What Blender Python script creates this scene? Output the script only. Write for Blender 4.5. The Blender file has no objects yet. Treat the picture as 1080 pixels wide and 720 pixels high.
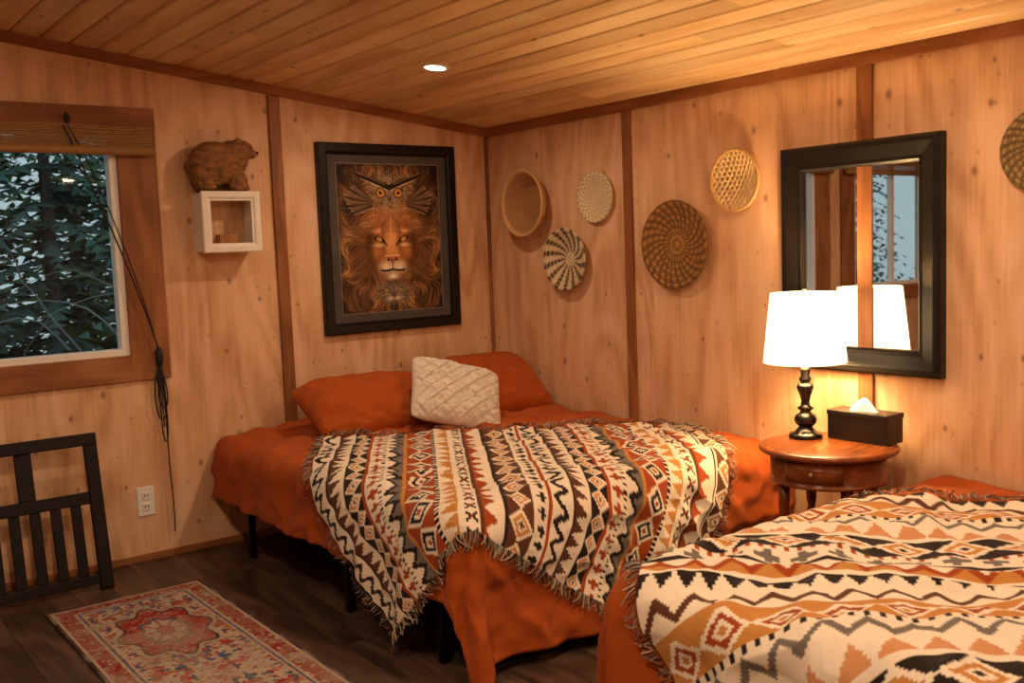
import bpy, bmesh, numpy as np, math, random
from mathutils import Matrix, Vector
random.seed(7); rng=np.random.default_rng(7)
SC=bpy.context.scene
COL=SC.collection
try:
    SC.view_settings.view_transform='Standard'; SC.view_settings.look='None'
except Exception: pass

# ---------------------------------------------------------------- helpers
def lin(c):
    return tuple(((v/12.92) if v<=0.04045 else ((v+0.055)/1.055)**2.4) for v in c)
def hx(h):
    h=h.lstrip('#'); return lin([int(h[i:i+2],16)/255 for i in (0,2,4)])
def link(o,parent=None):
    COL.objects.link(o)
    if parent is not None: o.parent=parent
    return o
def empty(name,loc=(0,0,0)):
    e=bpy.data.objects.new(name,None); e.empty_display_size=.1; e.location=loc; COL.objects.link(e); return e
def mesh(name,V,F,mat=None,parent=None,smooth=False,col=None,uv=None):
    me=bpy.data.meshes.new(name)
    me.from_pydata([tuple(v) for v in V],[],[tuple(f) for f in F]); me.update()
    if smooth:
        me.polygons.foreach_set('use_smooth',[True]*len(me.polygons))
    if col is not None:
        a=me.color_attributes.new('Col','FLOAT_COLOR','POINT')
        c=np.ones((len(me.vertices),4),dtype=np.float32); c[:,:3]=np.asarray(col)[:,:3]
        a.data.foreach_set('color',c.ravel())
    o=bpy.data.objects.new(name,me)
    if mat: me.materials.append(mat)
    return link(o,parent)
def gridmesh(name,P,mat=None,parent=None,smooth=True,col=None,flip=False):
    nu,nv=P.shape[:2]
    me=bpy.data.meshes.new(name)
    idx=np.arange(nu*nv).reshape(nu,nv)
    a,b,c,d=idx[:-1,:-1],idx[1:,:-1],idx[1:,1:],idx[:-1,1:]
    q=np.stack([a,b,c,d] if not flip else [a,d,c,b],-1).reshape(-1,4)
    me.vertices.add(nu*nv); me.vertices.foreach_set('co',P.astype(np.float32).ravel())
    me.loops.add(q.size); me.loops.foreach_set('vertex_index',q.ravel().astype(np.int32))
    me.polygons.add(len(q)); me.polygons.foreach_set('loop_start',np.arange(0,q.size,4,dtype=np.int32))
    try: me.polygons.foreach_set('loop_total',np.full(len(q),4,dtype=np.int32))
    except Exception: pass
    me.update(calc_edges=True); me.validate()
    if smooth: me.polygons.foreach_set('use_smooth',[True]*len(me.polygons))
    if col is not None:
        at=me.color_attributes.new('Col','FLOAT_COLOR','POINT')
        cc=np.ones((nu*nv,4),dtype=np.float32); cc[:,:3]=col.reshape(-1,3)
        at.data.foreach_set('color',cc.ravel())
    o=bpy.data.objects.new(name,me)
    if mat: me.materials.append(mat)
    return link(o,parent)
def boxes(name,lst,mat=None,parent=None,bevel=0,cols=None):
    V=[];F=[];C=[]
    for k,(a,b) in enumerate(lst):
        n=len(V); x0,y0,z0=[min(a[i],b[i]) for i in range(3)]; x1,y1,z1=[max(a[i],b[i]) for i in range(3)]
        V+=[(x0,y0,z0),(x1,y0,z0),(x1,y1,z0),(x0,y1,z0),(x0,y0,z1),(x1,y0,z1),(x1,y1,z1),(x0,y1,z1)]
        F+=[tuple(n+i for i in f) for f in ((0,3,2,1),(4,5,6,7),(0,1,5,4),(1,2,6,5),(2,3,7,6),(3,0,4,7))]
        if cols is not None: C+=[cols[k]]*8
    o=mesh(name,V,F,mat,parent,col=C if cols is not None else None)
    if bevel:
        m=o.modifiers.new('b','BEVEL'); m.width=bevel; m.segments=2; m.limit_method='ANGLE'
    return o
def box(name,a,b,mat=None,parent=None,bevel=0): return boxes(name,[(a,b)],mat,parent,bevel)
def lathe(name,prof,loc=(0,0,0),mat=None,parent=None,seg=48,axis='z',closed=False,colf=None):
    pr=np.array(prof,float); th=np.linspace(0,2*np.pi,seg+1)
    r=pr[:,0][:,None]; h=pr[:,1][:,None]+0*th[None]
    x=r*np.cos(th)[None]; y=r*np.sin(th)[None]
    if axis=='z': P=np.stack([x,y,h],-1)
    else: P=np.stack([-h,x,y],-1)   # opening towards -X (into the room)
    P=P+np.array(loc)
    col=None
    if colf is not None: col=colf(r+0*th[None],th[None]+0*r,h)
    return gridmesh(name,P,mat,parent,True,col)
def tube(name,pts,rad,mat,parent=None,cyclic=False,spline='POLY',res=3):
    cu=bpy.data.curves.new(name,'CURVE'); cu.dimensions='3D'; cu.bevel_depth=rad; cu.bevel_resolution=res
    sp=cu.splines.new('POLY' if spline=='POLY' else 'NURBS'); sp.points.add(len(pts)-1)
    for i,p in enumerate(pts): sp.points[i].co=(*p,1)
    if spline!='POLY': sp.order_u=4; sp.use_endpoint_u=True; sp.resolution_u=8
    sp.use_cyclic_u=cyclic
    cu.materials.append(mat); o=bpy.data.objects.new(name,cu); return link(o,parent)
# noise
def _h(i,j,s):
    n=(i*374761393+j*668265263+s*974634777)&0xffffffff
    n=((n^(n>>13))*1274126177)&0xffffffff
    return ((n^(n>>16))&0xffff)/65535.0
def vnoise(x,y,s=0):
    x=np.asarray(x,float);y=np.asarray(y,float)
    xi=np.floor(x).astype(np.int64);yi=np.floor(y).astype(np.int64);u=x-xi;v=y-yi
    u=u*u*(3-2*u);v=v*v*(3-2*v)
    return (_h(xi,yi,s)*(1-u)+_h(xi+1,yi,s)*u)*(1-v)+(_h(xi,yi+1,s)*(1-u)+_h(xi+1,yi+1,s)*u)*v
def fbm(x,y,s=0,o=4):
    a=0;w=.5
    for k in range(o): a=a+w*vnoise(x*2**k,y*2**k,s+k*17); w*=.5
    return a
# ---------------------------------------------------------------- materials
def newmat(name):
    m=bpy.data.materials.new(name); m.use_nodes=True; nt=m.node_tree
    return m,nt,nt.nodes['Principled BSDF']
def N(nt,t,**k):
    n=nt.nodes.new(t)
    for a,b in k.items(): setattr(n,a,b)
    return n
def ramp(nt,stops):
    n=nt.nodes.new('ShaderNodeValToRGB'); e=n.color_ramp.elements
    while len(e)<len(stops): e.new(.5)
    for i,(p,c) in enumerate(stops): e[i].position=p; e[i].color=(*c,1)
    return n
def mat(name,color,rough=.5,metal=0,var=.12,scale=12,bump=.1,bscale=80,sheen=0,spec=None,stretch=(1,1,1)):
    m,nt,b=newmat(name)
    tc=N(nt,'ShaderNodeTexCoord'); mp=N(nt,'ShaderNodeMapping'); mp.inputs['Scale'].default_value=stretch
    nt.links.new(tc.outputs['Object'],mp.inputs[0])
    n=N(nt,'ShaderNodeTexNoise'); n.inputs['Scale'].default_value=scale; n.inputs['Detail'].default_value=4
    nt.links.new(mp.outputs[0],n.inputs['Vector'])
    c=hx(color) if isinstance(color,str) else color
    r=ramp(nt,[(.3,tuple(v*(1-var) for v in c)),(.7,tuple(min(1,v*(1+var)) for v in c))])
    nt.links.new(n.outputs['Fac'],r.inputs[0]); nt.links.new(r.outputs[0],b.inputs['Base Color'])
    b.inputs['Roughness'].default_value=rough; b.inputs['Metallic'].default_value=metal
    if sheen: b.inputs['Sheen Weight'].default_value=sheen
    if spec is not None: b.inputs['Specular IOR Level'].default_value=spec
    if bump:
        n2=N(nt,'ShaderNodeTexNoise'); n2.inputs['Scale'].default_value=bscale; n2.inputs['Detail'].default_value=3
        nt.links.new(mp.outputs[0],n2.inputs['Vector'])
        bp=N(nt,'ShaderNodeBump'); bp.inputs['Strength'].default_value=bump; bp.inputs['Distance'].default_value=.01
        nt.links.new(n2.outputs['Fac'],bp.inputs['Height']); nt.links.new(bp.outputs[0],b.inputs['Normal'])
    return m
def vcolmat(name,rough=.8,bump=.2,bscale=250,sheen=0,spec=.3,var=.15):
    m,nt,b=newmat(name)
    at=N(nt,'ShaderNodeAttribute'); at.attribute_name='Col'
    tc=N(nt,'ShaderNodeTexCoord')
    n=N(nt,'ShaderNodeTexNoise'); n.inputs['Scale'].default_value=bscale; n.inputs['Detail'].default_value=3
    nt.links.new(tc.outputs['Object'],n.inputs['Vector'])
    mr=N(nt,'ShaderNodeMapRange'); mr.inputs['From Min'].default_value=.3; mr.inputs['From Max'].default_value=.7
    mr.inputs['To Min'].default_value=1-var; mr.inputs['To Max'].default_value=1+var
    nt.links.new(n.outputs['Fac'],mr.inputs['Value'])
    mx=N(nt,'ShaderNodeVectorMath',operation='SCALE'); nt.links.new(at.outputs['Color'],mx.inputs[0]); nt.links.new(mr.outputs[0],mx.inputs['Scale'])
    nt.links.new(mx.outputs[0],b.inputs['Base Color'])
    b.inputs['Roughness'].default_value=rough; b.inputs['Specular IOR Level'].default_value=spec
    if sheen: b.inputs['Sheen Weight'].default_value=sheen
    bp=N(nt,'ShaderNodeBump'); bp.inputs['Strength'].default_value=bump; bp.inputs['Distance'].default_value=.005
    nt.links.new(n.outputs['Fac'],bp.inputs['Height']); nt.links.new(bp.outputs[0],b.inputs['Normal'])
    return m
def woodmat(name,dark,mid,light,axis='z',rings=34,ringscale=1.6,knots=None,rough=.55,usecol=False,seam=None,streak=.16,fine=.6,knotscale=4.2,kprob=.5,ksize=(.05,.13),stretch=.22,blotch=(3,.8),kcol='#6b3a17',kamt=.85):
    """plain-sawn softwood: contour rings of a stretched noise + fine grain + knots"""
    m,nt,b=newmat(name); L=nt.links.new
    tc=N(nt,'ShaderNodeTexCoord')
    vec=tc.outputs['Object']; base=vec
    if usecol:
        at=N(nt,'ShaderNodeAttribute'); at.attribute_name='Col'
        sc=N(nt,'ShaderNodeVectorMath',operation='SCALE'); L(at.outputs['Color'],sc.inputs[0]); sc.inputs['Scale'].default_value=37
        ad=N(nt,'ShaderNodeVectorMath',operation='ADD'); L(vec,ad.inputs[0]); L(sc.outputs[0],ad.inputs[1]); vec=ad.outputs[0]
    if seam:
        sn=N(nt,'ShaderNodeVectorMath',operation='SNAP'); L(vec,sn.inputs[0]); sn.inputs[1].default_value=(seam,seam,50)
        s2=N(nt,'ShaderNodeVectorMath',operation='SCALE'); L(sn.outputs[0],s2.inputs[0]); s2.inputs['Scale'].default_value=3.37
        ad=N(nt,'ShaderNodeVectorMath',operation='ADD'); L(vec,ad.inputs[0]); L(s2.outputs[0],ad.inputs[1]); vec=ad.outputs[0]
    i={'x':0,'y':1,'z':2}[axis]
    def mp(s,l):
        v=[s]*3; v[i]=l; n=N(nt,'ShaderNodeMapping'); n.inputs['Scale'].default_value=v; L(vec,n.inputs[0]); return n.outputs[0]
    n1=N(nt,'ShaderNodeTexNoise'); n1.inputs['Scale'].default_value=1; n1.inputs['Detail'].default_value=2; n1.inputs['Distortion'].default_value=.3
    L(mp(ringscale,ringscale*stretch),n1.inputs['Vector'])
    mu=N(nt,'ShaderNodeMath',operation='MULTIPLY'); L(n1.outputs['Fac'],mu.inputs[0]); mu.inputs[1].default_value=rings*6.283/4
    sn=N(nt,'ShaderNodeMath',operation='SINE'); L(mu.outputs[0],sn.inputs[0])
    n2=N(nt,'ShaderNodeTexNoise'); n2.inputs['Scale'].default_value=1; n2.inputs['Detail'].default_value=5; L(mp(70,2.6),n2.inputs['Vector'])
    n3=N(nt,'ShaderNodeTexNoise'); n3.inputs['Scale'].default_value=1; n3.inputs['Detail'].default_value=4; L(mp(*blotch),n3.inputs['Vector'])
    f2=N(nt,'ShaderNodeMath',operation='MULTIPLY_ADD'); L(n2.outputs['Fac'],f2.inputs[0]); f2.inputs[1].default_value=fine; f2.inputs[2].default_value=.5*(1-fine)
    a1=N(nt,'ShaderNodeMath',operation='MULTIPLY_ADD'); L(sn.outputs[0],a1.inputs[0]); a1.inputs[1].default_value=streak; L(f2.outputs[0],a1.inputs[2])
    a2=N(nt,'ShaderNodeMath',operation='ADD'); L(a1.outputs[0],a2.inputs[0]); L(n3.outputs['Fac'],a2.inputs[1])
    a3=N(nt,'ShaderNodeMath',operation='MULTIPLY'); L(a2.outputs[0],a3.inputs[0]); a3.inputs[1].default_value=.5
    r=ramp(nt,[(.34,hx(dark)),(.49,hx(mid)),(.62,hx(light))]); L(a3.outputs[0],r.inputs[0])
    out=r.outputs[0]
    if usecol:
        sp=N(nt,'ShaderNodeSeparateColor'); L(at.outputs['Color'],sp.inputs[0])
        mr=N(nt,'ShaderNodeMapRange'); L(sp.outputs[0],mr.inputs['Value']); mr.inputs['To Min'].default_value=.82; mr.inputs['To Max'].default_value=1.10
        s=N(nt,'ShaderNodeVectorMath',operation='SCALE'); L(out,s.inputs[0]); L(mr.outputs[0],s.inputs['Scale']); out=s.outputs[0]
    if knots:
        sx=N(nt,'ShaderNodeSeparateXYZ'); L(base,sx.inputs[0]); cb=N(nt,'ShaderNodeCombineXYZ')
        if knots=='wall':
            ad=N(nt,'ShaderNodeMath',operation='ADD'); L(sx.outputs[0],ad.inputs[0]); L(sx.outputs[1],ad.inputs[1]); L(ad.outputs[0],cb.inputs[0])
            ml=N(nt,'ShaderNodeMath',operation='MULTIPLY'); L(sx.outputs[2],ml.inputs[0]); ml.inputs[1].default_value=.7; L(ml.outputs[0],cb.inputs[1])
        else:
            L(sx.outputs[0],cb.inputs[0]); ml=N(nt,'ShaderNodeMath',operation='MULTIPLY'); L(sx.outputs[1],ml.inputs[0]); ml.inputs[1].default_value=.6; L(ml.outputs[0],cb.inputs[1])
        def knotlayer(out,scale,prob,size,amount,col):
            vo=N(nt,'ShaderNodeTexVoronoi',voronoi_dimensions='2D'); vo.inputs['Scale'].default_value=scale
            L(cb.outputs[0],vo.inputs['Vector'])
            sp=N(nt,'ShaderNodeSeparateColor'); L(vo.outputs['Color'],sp.inputs[0])
            gt=N(nt,'ShaderNodeMath',operation='GREATER_THAN'); L(sp.outputs[0],gt.inputs[0]); gt.inputs[1].default_value=1-prob
            sz=N(nt,'ShaderNodeMapRange'); L(sp.outputs[1],sz.inputs['Value']); sz.inputs['To Min'].default_value=size[0]; sz.inputs['To Max'].default_value=size[1]
            dv=N(nt,'ShaderNodeMath',operation='DIVIDE'); L(vo.outputs['Distance'],dv.inputs[0]); L(sz.outputs[0],dv.inputs[1])
            rr=ramp(nt,[(.3,(1,1,1)),(.6,(.30,.30,.30)),(1,(0,0,0))]); L(dv.outputs[0],rr.inputs[0])
            ml=N(nt,'ShaderNodeMath',operation='MULTIPLY'); L(rr.outputs[0],ml.inputs[0]); L(gt.outputs[0],ml.inputs[1])
            m3=N(nt,'ShaderNodeMath',operation='MULTIPLY'); L(ml.outputs[0],m3.inputs[0]); m3.inputs[1].default_value=amount
            mx=N(nt,'ShaderNodeMix',data_type='RGBA'); L(m3.outputs[0],mx.inputs[0]); L(out,mx.inputs[6]); mx.inputs[7].default_value=(*hx(col),1); return mx.outputs[2]
        out=knotlayer(out,knotscale,kprob,ksize,kamt,kcol)
        if knots=='wall': out=knotlayer(out,11,.30,(.06,.15),.38,'#8a5226')
    L(out,b.inputs['Base Color']); b.inputs['Roughness'].default_value=rough; b.inputs['Specular IOR Level'].default_value=.3
    bp=N(nt,'ShaderNodeBump'); bp.inputs['Strength'].default_value=.12; bp.inputs['Distance'].default_value=.004
    L(n2.outputs['Fac'],bp.inputs['Height']); L(bp.outputs[0],b.inputs['Normal'])
    return m
PLY=woodmat('plywood','#bb8b64','#d5a981','#e2bb98','z',rings=60,ringscale=1.5,seam=1.49,knots='wall',knotscale=4.6,kprob=.55,ksize=(.04,.12),streak=.11,fine=.5,blotch=(5,1.8),kamt=.65)
CEIL=woodmat('pine_planks','#cb9e68','#e5c08c','#f2d6a6','y',rings=20,ringscale=3.5,usecol=True,knots='ceil',knotscale=4,kprob=.4,ksize=(.05,.09),rough=.4,streak=.11,fine=.4,stretch=.12,kamt=.6)
FLOORM=woodmat('floor_laminate','#30231d','#49372d','#5e4638','y',rings=24,ringscale=3,usecol=True,rough=.38)
TRIM=woodmat('trim_wood','#7a4b28','#925c36','#a56f46','z',rings=20,ringscale=4,fine=.5)
TRIMX=woodmat('trim_wood_h','#7a4b28','#925c36','#a56f46','x',rings=20,ringscale=4,fine=.5)
TRIMY=woodmat('trim_wood_y','#7a4b28','#925c36','#a56f46','y',rings=20,ringscale=4,fine=.5)
BLACKW=mat('black_wood','#120a06',.55,var=.25,scale=20,bump=.05,spec=.25)
ESPR=mat('espresso_frame','#0e0907',.38,var=.3,scale=14,bump=.04,spec=.35)
WHITEP=mat('white_paint','#e6dfd3',.45,var=.05,bump=.08,bscale=60)
VINYL=mat('window_vinyl','#e8e6e2',.35,var=.03,bump=0)
METAL=mat('black_metal','#0b0b0c',.4,metal=.6,var=.2,bump=.03)
ORANGE=mat('rust_cotton','#a34c1a',.85,var=.10,scale=5,bump=.15,bscale=350,sheen=.04,spec=.15)
MATT=mat('mattress_fabric','#3c3632',.9,bump=.1)
# ---------------------------------------------------------------- room shell
SL=.121; EAVE=2.365
def ceilz(x): return EAVE-SL*x
XL,YN=-6.2,-7.2
def wall_a():
    wins=[(-3.55,-2.36,1.10,2.27),(-5.35,-4.12,1.10,2.27)]
    xs=sorted({XL,0.0,*[w[0] for w in wins],*[w[1] for w in wins]})
    V=[];F=[]
    def prism(x0,x1,z0,z1a,z1b):
        n=len(V); V.extend([(x0,0,z0),(x1,0,z0),(x1,.12,z0),(x0,.12,z0),(x0,0,z1a),(x1,0,z1b),(x1,.12,z1b),(x0,.12,z1a)])
        F.extend([tuple(n+i for i in f) for f in ((0,3,2,1),(4,5,6,7),(0,1,5,4),(1,2,6,5),(2,3,7,6),(3,0,4,7))])
    for a,b in zip(xs[:-1],xs[1:]):
        w=[q for q in wins if abs(q[0]-a)<1e-6]
        if w:
            prism(a,b,0,w[0][2],w[0][2]); prism(a,b,w[0][3],ceilz(a)+.1,ceilz(b)+.1)
        else: prism(a,b,0,ceilz(a)+.1,ceilz(b)+.1)
    mesh('wall_back',V,F,PLY)
    return wins
WINS=wall_a()
box('wall_right',(0,.12,0),(.12,YN,EAVE+.1),PLY)
box('wall_left',(XL-.12,.12,0),(XL,YN,ceilz(XL)+.1),PLY)
mesh('wall_front',[(XL,YN,0),(0,YN,0),(0,YN,EAVE+.1),(XL,YN,ceilz(XL)+.1),(XL,YN-.12,0),(0,YN-.12,0),(0,YN-.12,EAVE+.1),(XL,YN-.12,ceilz(XL)+.1)],
     [(0,1,2,3),(7,6,5,4),(0,4,5,1),(3,2,6,7),(0,3,7,4),(1,5,6,2)],PLY)
# floor planks
lst=[];cols=[]
x=XL
while x<0:
    w=.17; y=YN-random.random()*1.2
    while y<0:
        L=1.25; a=max(y,YN); b=min(y+L,0)
        if b>a: lst.append(((x+.001,a+.001,-.03),(min(x+w,0)-.001,b-.001,0))); cols.append((random.random(),random.random(),random.random()))
        y+=L
    x+=w
lst.append(((XL,YN,-.08),(0,0,-.012))); cols.append((0,0,0))
boxes('floor',lst,FLOORM,cols=cols)
# ceiling planks (run parallel to right wall)
V=[];F=[];C=[]
al=math.atan(SL); ca,sa=math.cos(al),math.sin(al)
def cp(w,y,h): return (-w*ca - h*sa, y, EAVE+w*sa + h*ca)   # h = above ceiling plane
w=0; WT=-XL/ca
while w<WT:
    w1=min(w+.135,WT+.05); y=YN-random.random()*2
    while y<0:
        L=random.choice([1.8,2.4,3.0,3.6]); a=max(y,YN); b=min(y+L,0)
        if b>a:
            n=len(V); g=.0035; c=(random.random(),random.random(),random.random())
            bz=.008
            for (ww,hh) in ((w+g,bz),(w+g+bz,0),(w1-g-bz,0),(w1-g,bz),(w1-g,.03),(w+g,.03)):
                V.append(cp(ww,a+.001,hh)); V.append(cp(ww,b-.001,hh)); C+=[c,c]
            for k in range(6):
                k2=(k+1)%6; F.append((n+2*k,n+2*k+1,n+2*k2+1,n+2*k2))
            F.append(tuple(n+2*k for k in range(6))); F.append(tuple(n+2*k+1 for k in reversed(range(6))))
        y+=L
    w=w1
n=len(V); V+=[cp(-.2,YN,.02),cp(WT+.2,YN,.02),cp(WT+.2,.1,.02),cp(-.2,.1,.02),cp(-.2,YN,.12),cp(WT+.2,YN,.12),cp(WT+.2,.1,.12),cp(-.2,.1,.12)]; C+=[(0,0,0)]*8
F+=[tuple(n+i for i in f) for f in ((0,3,2,1),(4,5,6,7),(0,1,5,4),(1,2,6,5),(2,3,7,6),(3,0,4,7))]
mesh('ceiling',V,F,CEIL,col=C)
# trims
def slopetrim():
    V=[cp(0,-.022,-.055),cp(0,0,-.055),cp(0,0,0),cp(0,-.022,0),cp(WT,-.022,-.055),cp(WT,0,-.055),cp(WT,0,0),cp(WT,-.022,0)]
    mesh('trim_1',V,[(0,1,2,3),(7,6,5,4),(0,4,5,1),(1,5,6,2),(2,6,7,3),(3,7,4,0)],TRIMX)
slopetrim()
box('trim_2',(-.022,-.022,EAVE-.055),(0,YN,EAVE+.002),TRIMY)
box('trim_3',(-1.515,-.02,0),(-1.447,0,ceilz(-1.45)-.055),TRIM,bevel=.002)
box('trim_4',(-.018,-1.292,0),(0,-1.352,EAVE-.055),TRIM,bevel=.002)
box('trim_5',(-.018,-2.762,0),(0,-2.836,EAVE-.055),TRIM,bevel=.002)
box('trim_6',(-.02,-.02,0),(0,0,EAVE-.055),TRIM,bevel=.002)
box('trim_7',(-.018,-4.25,0),(0,-4.32,EAVE-.055),TRIM,bevel=.002)
box('baseboard_back',(XL,-.018,0),(-1.5,0,.035),TRIMX,bevel=.002)
# ---------------------------------------------------------------- windows
def glassmat():
    m,nt,b=newmat('window_glass'); nt.nodes.remove(b)
    t=N(nt,'ShaderNodeBsdfTransparent'); t.inputs[0].default_value=(.9,.95,.95,1)
    g=N(nt,'ShaderNodeBsdfGlossy'); g.inputs['Roughness'].default_value=.02
    lw=N(nt,'ShaderNodeLayerWeight'); lw.inputs[0].default_value=.5
    pw=N(nt,'ShaderNodeMath',operation='POWER'); pw.inputs[1].default_value=4
    ml=N(nt,'ShaderNodeMath',operation='MULTIPLY_ADD'); ml.inputs[1].default_value=.5; ml.inputs[2].default_value=.02
    mx=N(nt,'ShaderNodeMixShader'); L=nt.links.new
    L(lw.outputs['Facing'],pw.inputs[0]); L(pw.outputs[0],ml.inputs[0])
    L(ml.outputs[0],mx.inputs[0]);L(t.outputs[0],mx.inputs[1]);L(g.outputs[0],mx.inputs[2]);L(mx.outputs[0],nt.nodes['Material Output'].inputs[0]); return m
GLASS=glassmat()
BAMB=mat('bamboo','#9a6f3c',.6,var=.35,scale=30,bump=.2,stretch=(.6,6,14))
for k,(x0,x1,z0,z1) in enumerate(WINS):
    e=empty('window_%d'%(k+1),((x0+x1)/2,0,0)); ox=-(x0+x1)/2
    def bx(n,a,b,m,bev=.002):
        o=box(n,(a[0]+ox,a[1],a[2]),(b[0]+ox,b[1],b[2]),m,e,bev); return o
    f=.04
    bx('frame_right',(x1-f,-.005,z0),(x1,.07,z1),VINYL); bx('frame_left',(x0,-.005,z0),(x0+f,.07,z1),VINYL)
    bx('frame_bottom',(x0+f,-.005,z0),(x1-f,.07,z0+.035),VINYL); bx('frame_top',(x0+f,-.005,z1-.04),(x1-f,.07,z1),VINYL)
    xm=(x0+x1)/2-.05
    bx('mullion',(xm-.022,.012,z0+.035),(xm+.022,.06,z1-.04),VINYL)
    mesh('pane',[(x0+f+ox,.04,z0+.03),(x1-f+ox,.04,z0+.03),(x1-f+ox,.04,z1-.035),(x0+f+ox,.04,z1-.035)],[(0,1,2,3)],GLASS,e)
    tr=.2
    bx('casing_right',(x1,-.022,z0-.135),(x1+tr,0,z1),TRIM); bx('casing_left',(x0-tr,-.022,z0-.135),(x0,0,z1),TRIM)
    bx('casing_sill',(x0,-.024,z0-.135),(x1,0,z0-.003),TRIMX); bx('casing_head',(x0-tr,-.03,z1),(x1+tr,0,z1+.105),TRIMX)
    lst=[]; zz=z1+.005; i=0
    while zz>z1-.125:
        lst.append(((x0-tr+.02+ox,-.045-.004*(i%2),zz-.0085),(x1+tr-.02+ox,-.034,zz))); zz-=.0105; i+=1
    boxes('bamboo_blind',lst,BAMB,e,.002)
    o=lathe('blind_roll',[(0,0),(.022,0),(.022,x1-x0+2*tr-.04),(0,x1-x0+2*tr-.04)],(0,0,0),BAMB,e,20)
    o.rotation_euler=(0,math.pi/2,0); o.location=(x0-tr+.02+ox,-.058,z1-.12)
# ---------------------------------------------------------------- outside forest
FOL=mat('conifer_foliage','#43615a',.8,var=.5,scale=1.6,bump=0)
FOL2=mat('broad_foliage','#627a52',.8,var=.5,scale=1.6,bump=0)
BARK=mat('bark','#5a5452',.9,var=.4,scale=8,bump=.4,stretch=(4,4,1))
SNOWG=mat('forest_ground','#66727a',.9,var=.6,scale=1.2,bump=.3)
SNOW=mat('bare_twig','#7d8684',.8,var=.3,scale=4,bump=0)
boxes('forest_ground',[((-26,.3,-1.2),(8,22,-1.0))],SNOWG)
def conifer(i,x,y,h,base=-1.0):
    e=empty('conifer_tree' if i==0 else 'conifer_tree.%03d'%i,(x,y,base))
    lathe('trunk',[(.09,0),(.07,h*.4),(.015,h)],(0,0,0),BARK,e,10)
    V=[];F=[]
    z=.4
    while z<h:
        R=(1-z/h)*h*.25+.15
        for k in range(7):
            a=random.random()*6.283; r=R*(.7+.4*random.random()); steps=7
            for s in range(steps):
                q0=(s+.3)/steps
                px=math.cos(a)*r*q0; py=math.sin(a)*r*q0; pz=z-.35*r*q0**1.6
                for side in (-1,1):
                    lw=.30*r*(1-q0*.7)*(0.6+.5*random.random())
                    da=a+side*(.8+.4*random.random())
                    tx=px+math.cos(da)*lw; ty=py+math.sin(da)*lw; tz=pz-.12*lw-random.random()*.08
                    n=len(V); V+= [(px,py,pz+.02),(px+math.cos(a)*.10,py+math.sin(a)*.10,pz-.04),(tx,ty,tz)]; F.append((n,n+1,n+2))
        z+=.19+.03*random.random()
    mesh('foliage',V,F,FOL if i%2 else FOL2,e)
ti=0
for (x,y,h) in [(-4.4,5.6,6),(-1.3,6.2,7),(-3.0,7.2,8),(-5.9,5.0,6),(-.6,8,8),(-4.2,9,9),(-2.2,9,9),(-6.8,7.5,8),(-8,6,7),(-5.6,9.5,9),(-7.4,9.5,9),(-.2,5.8,6),(-9.5,8,8),(.9,9.5,8),(-3.3,10.5,10),(-1.2,10.5,10),(-5,11,10),(1,11.5,10),(2.6,10,9),(-9,11,10),(-11,6,7),(-12.5,8.5,8),(-14.5,9,8),(-13,11.5,9),(-16.5,12,9),(-18.5,13.5,9),(-10.5,10,9),(-16,8,7),(-11,7.8,8),(-14,7.2,8),(-18,10.5,9),(-20,12,10),(-12,9.8,9)]:
    conifer(ti,x,y,h); ti+=1
e=empty('bare_shrub',(-2.9,2.8,-1.0)); V=[];F=[]
for i in range(130):
    p=Vector((random.uniform(-1.9,1.9),random.uniform(-.2,.5),random.choice([0,0,random.random()*2.2]))); a=random.random()*6.28; d=Vector((math.cos(a)*.8,math.sin(a)*.15,.8)).normalized()
    th=.011; pts=[p.copy()]
    for s in range(13):
        d=(d+Vector((random.gauss(0,.3),random.gauss(0,.06),random.gauss(-.12,.16)))).normalized(); p=p+d*.16; p.y=max(-.8,min(.9,p.y)); p.z=max(.02,p.z); pts.append(p.copy())
    for j in range(len(pts)-1):
        t0=th*(1-j/14);t1=th*(1-(j+1)/14); n=len(V)
        A,B=pts[j],pts[j+1]
        V+=[A+Vector((-t0,0,0)),A+Vector((t0,0,0)),A+Vector((0,0,t0)),B+Vector((-t1,0,0)),B+Vector((t1,0,0)),B+Vector((0,0,t1))]
        F+=[(n,n+1,n+4,n+3),(n+1,n+2,n+5,n+4),(n+2,n,n+3,n+5)]
mesh('twigs',V,F,SNOW,e)
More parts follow.
